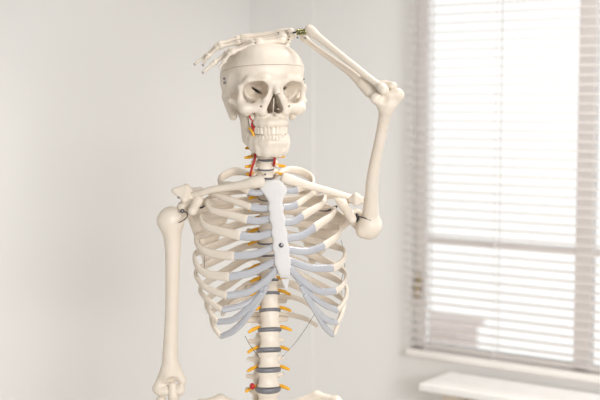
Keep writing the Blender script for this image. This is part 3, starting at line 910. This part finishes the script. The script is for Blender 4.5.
# support rod, foot of the stand
bx, by = base[0], 92.0
rod = [(bx, by, 60, 9), (bx, by, 300, 9), (bx, by, 870, 9)]
tube('support_rod', rod, M_STAND, ROOT, 10, 14)
tube('support_bracket', [(bx, by, 860, 8), (bx, by-10, 880, 8), (bx, sa[1]+50, sa[2]-70, 7)], M_STAND, ROOT, 10, 10)
V, Fc = ellipsoid_geo((bx, by, 62), (45, 45, 14), None, 24, 10, 3); obj('stand_hub', V, Fc, M_STAND, ROOT)
for i in range(5):
    a = math.radians(90 + 72*i)
    e = np.array([bx + 290*math.cos(a), by + 290*math.sin(a), 54])
    tube('stand_foot', [(bx, by, 62, 12, 9), (*e, 10, 8)], M_STAND, ROOT, 6, 10)
    V, Fc = ellipsoid_geo(e + [0, 0, -29], (12, 24, 24), None, 18, 10, 2.4); obj('castor', V, Fc, M_BLACK, ROOT)

# ================================================================== ROOM (metres)
U = np.array([math.cos(math.radians(36)), -math.sin(math.radians(36)), 0])   # along the window wall, towards the camera
N = np.array([-math.sin(math.radians(36)), -math.cos(math.radians(36)), 0])  # into the room
W0 = np.array([112/FPX*3.4, 1.3, 0])
def wp(a, b, z): return W0 + U*a + N*b + np.array([0, 0, z])

class MB:
    def __init__(s): s.v = []; s.f = []
    def box(s, a0, a1, b0, b1, z0, z1, fn=wp):
        k = len(s.v)
        for z in (z0, z1):
            for a, b in ((a0, b0), (a1, b0), (a1, b1), (a0, b1)):
                s.v.append(fn(a, b, z))
        for q in ((0, 3, 2, 1), (4, 5, 6, 7), (0, 1, 5, 4), (1, 2, 6, 5), (2, 3, 7, 6), (3, 0, 4, 7)):
            s.f.append([k+i for i in q][::-1])
        return s
    def build(s, name, m, parent=None, bevel=0.0, kind=None, label=None):
        o = obj(name, s.v, s.f, m, parent, smooth=False, mm=False, label=label)
        if bevel:
            bv = o.modifiers.new('bevel', 'BEVEL'); bv.width = bevel; bv.segments = 2; bv.limit_method = 'ANGLE'
        if kind: o['kind'] = kind
        return o
CEIL = 2.75
A_L, A_R, B_F = -.38, 4.0, 4.4          # window wall extent
WZ0, WZ1, WA0, WA1 = .866, 2.35, .0, 1.02
mb = MB()
mb.box(A_L-.6, WA0, -.07, 0, 0, CEIL); mb.box(WA1, A_R, -.07, 0, 0, CEIL)
mb.box(WA0, WA1, -.07, 0, 0, WZ0); mb.box(WA0, WA1, -.07, 0, WZ1, CEIL)
mb.build('wall_window', M_WALL, kind='structure')
MB().box(-.585, -.345, 0, .004, 0, CEIL).build('trim_1', M_WALL, kind='structure')
MB().box(-.8, -.585, -.2, B_F+.2, 0, CEIL).build('wall_left', M_WALL, kind='structure')
MB().box(A_R, A_R+.2, -.2, B_F+.2, 0, CEIL).build('wall_right', M_WALL, kind='structure')
MB().box(-.8, A_R+.2, B_F, B_F+.2, 0, CEIL).build('wall_back', M_WALL, kind='structure')
MB().box(-.8, A_R+.2, -.2, B_F+.2, -.1, 0).build('floor', M_FLOOR, kind='structure')
MB().box(-.8, A_R+.2, -.2, B_F+.2, CEIL, CEIL+.1).build('ceiling', M_CEIL, kind='structure')

# window: frame, transom, mullion, panes
wn = MB()
D0, D1 = -.06, -.025
wn.box(WA0, WA0+.03, D0, D1, WZ0, WZ1); wn.box(WA1-.03, WA1, D0, D1, WZ0, WZ1)
wn.box(WA0, WA1, D0, D1, WZ0, WZ0+.03); wn.box(WA0, WA1, D0, D1, WZ1-.05, WZ1)
wn.box(.488, .536, D0, D1, WZ0, WZ1)
wn.box(WA0, WA1, -.05, -.032, 1.192, 1.207)
win = wn.build('window_1', M_FRAME, bevel=.003, kind='structure')
for a0, a1 in ((WA0+.03, .488), (.536, WA1-.03)):
    for z0, z1 in ((WZ0+.03, 1.192), (1.207, WZ1-.05)):
        MB().box(a0, a1, -.045, -.040, z0, z1).build('window_pane', M_GLASS, win)
hd = MB().box(.006, .022, -.025, -.018, 1.06, 1.10); hd.box(.008, .02, -.018, -.006, 1.03, 1.075)
hd.build('window_handle', M_HANDLE, win, bevel=.002)
MB().box(WA0, WA1+.03, -.028, .006, WZ0-.012, WZ0).build('trim_2', M_FRAME, bevel=.003, kind='structure')

# venetian blind
bl = empty('venetian_blind', tuple(wp(.53, -.0, .870)), 'white venetian blind with thin open slats covering the window', 'blind')
sl = MB(); PITCHZ = .0245
z = .904; ang = math.radians(-2)
BA0, BA1, BB = .006, 1.03, .026
while z < WZ1 - .03:
    k = len(sl.v)
    n = 5
    for a in (BA0, BA1):
        for j in range(n):
            t = (j/(n-1)-.5)
            for dz in (0, .0007):
                sl.v.append(wp(a, BB + t*.0255*math.cos(ang), z + t*.0255*math.sin(ang) + .0022*(1-4*t*t) + dz))
    m = 2*n
    for j in range(n-1):
        i0 = k+2*j
        sl.f.append([i0, i0+2, i0+2+m, i0+m]); sl.f.append([i0+1, i0+1+m, i0+3+m, i0+3])
    sl.f.append([k, k+m, k+m+1, k+1]); e = k+2*(n-1); sl.f.append([e, e+1, e+m+1, e+m])
    z += PITCHZ
so = sl.build('slats', M_SLAT, bl)
MB().box(BA0, BA1, BB-.014, BB+.014, .870, .888).build('bottom_rail', M_RAIL, bl, bevel=.003)
MB().box(BA0, BA1, BB-.02, BB+.02, WZ1-.03, WZ1+.01).build('head_rail', M_RAIL, bl, bevel=.003)
for a in (.075, .285, .74, .95):
    MB().box(a-.0012, a+.0012, BB+.0135, BB+.0150, .888, WZ1-.03).build('ladder_cord', M_CORD, bl)
    MB().box(a-.0012, a+.0012, BB-.0150, BB-.0135, .888, WZ1-.03).build('ladder_cord', M_CORD, bl)

# narrow table under the window
tb = empty('table', tuple(wp(.6, .15, 0)), 'narrow white table standing below the window blind', 'table')
T0, T1, B0, B1, TZ = .145, 1.25, .02, .20, .838
MB().box(T0, T1, B0, B1, TZ-.02, TZ).build('tabletop', M_TABLE, tb, bevel=.003)
for a in (T0+.06, T1-.1):
    for b in (B0+.02, B1-.06):
        MB().box(a, a+.05, b, b+.04, 0, TZ-.02).build('leg', M_LEG, tb, bevel=.003)
ap = MB().box(T0+.10, T1-.10, B0+.03, B0+.045, TZ-.08, TZ-.02); ap.build('apron', M_TABLE, tb, bevel=.002)

# low building outside, behind the glass
bd = empty('outside_building', tuple(wp(-3, -4, -1.5)), 'low pinkish grey building seen through the lowest slats of the blind', 'building')
MB().box(-5.5, -1.57, -3.45, -3.2, -1.5, .24).build('facade', M_BUILD, bd)
MB().box(-5.6, -1.55, -3.5, -3.15, .24, .28).build('roof', M_BUILD, bd)

# ================================================================== LIGHT
w = bpy.data.worlds.new('sky'); bpy.context.scene.world = w; w.use_nodes = True
bg = w.node_tree.nodes['Background']
bg.inputs['Color'].default_value = (1, .985, .965, 1); bg.inputs['Strength'].default_value = 1.0
def area(name, loc, target, size, power, col=(1, .97, .93)):
    l = bpy.data.lights.new(name, 'AREA'); l.shape = 'RECTANGLE'; l.size = size[0]; l.size_y = size[1]; l.energy = power; l.color = col
    o = bpy.data.objects.new(name, l); C.objects.link(o); o.location = loc
    d = np.array(target) - np.array(loc)
    from mathutils import Vector
    l.spread = math.radians(130)
    o.rotation_euler = Vector(d).to_track_quat('-Z', 'Y').to_euler()
    return o
area('unseen_soft_light', (1.0, -2.45, 1.8), (.25, .3, 1.15), (1.0, 1.0), 26, (1, .985, .97))
area('unseen_soft_light', (-.9, -2.3, .8), (-1.3, .8, .7), (.9, .9), 4, (1, .985, .97))  # added low fill that brightens the bottom of the left wall
c3 = wp(.95, .55, 2.7)
area('added_table_light', tuple(c3), (c3[0], c3[1], 0), (.5, .5), 13, (1, .98, .96))  # added overhead light, whitens the tabletop and nearby window wall

# ================================================================== CAMERA
cd = bpy.data.cameras.new('camera'); cam = bpy.data.objects.new('camera', cd); C.objects.link(cam)
cam.location = (0, -2.1, 1.6); cam.rotation_euler = (math.pi/2 - PITCH, 0, 0)
cd.sensor_width = 36; cd.lens = 36*FPX/600; cd.clip_start = .05
cd.dof.use_dof = True; cd.dof.focus_distance = 2.06; cd.dof.aperture_fstop = 3.4
sc = bpy.context.scene; sc.camera = cam
vs = sc.view_settings; vs.view_transform = 'Standard'; vs.look = 'None'; vs.gamma = 1; vs.use_curve_mapping = False
vs.exposure = 0.27
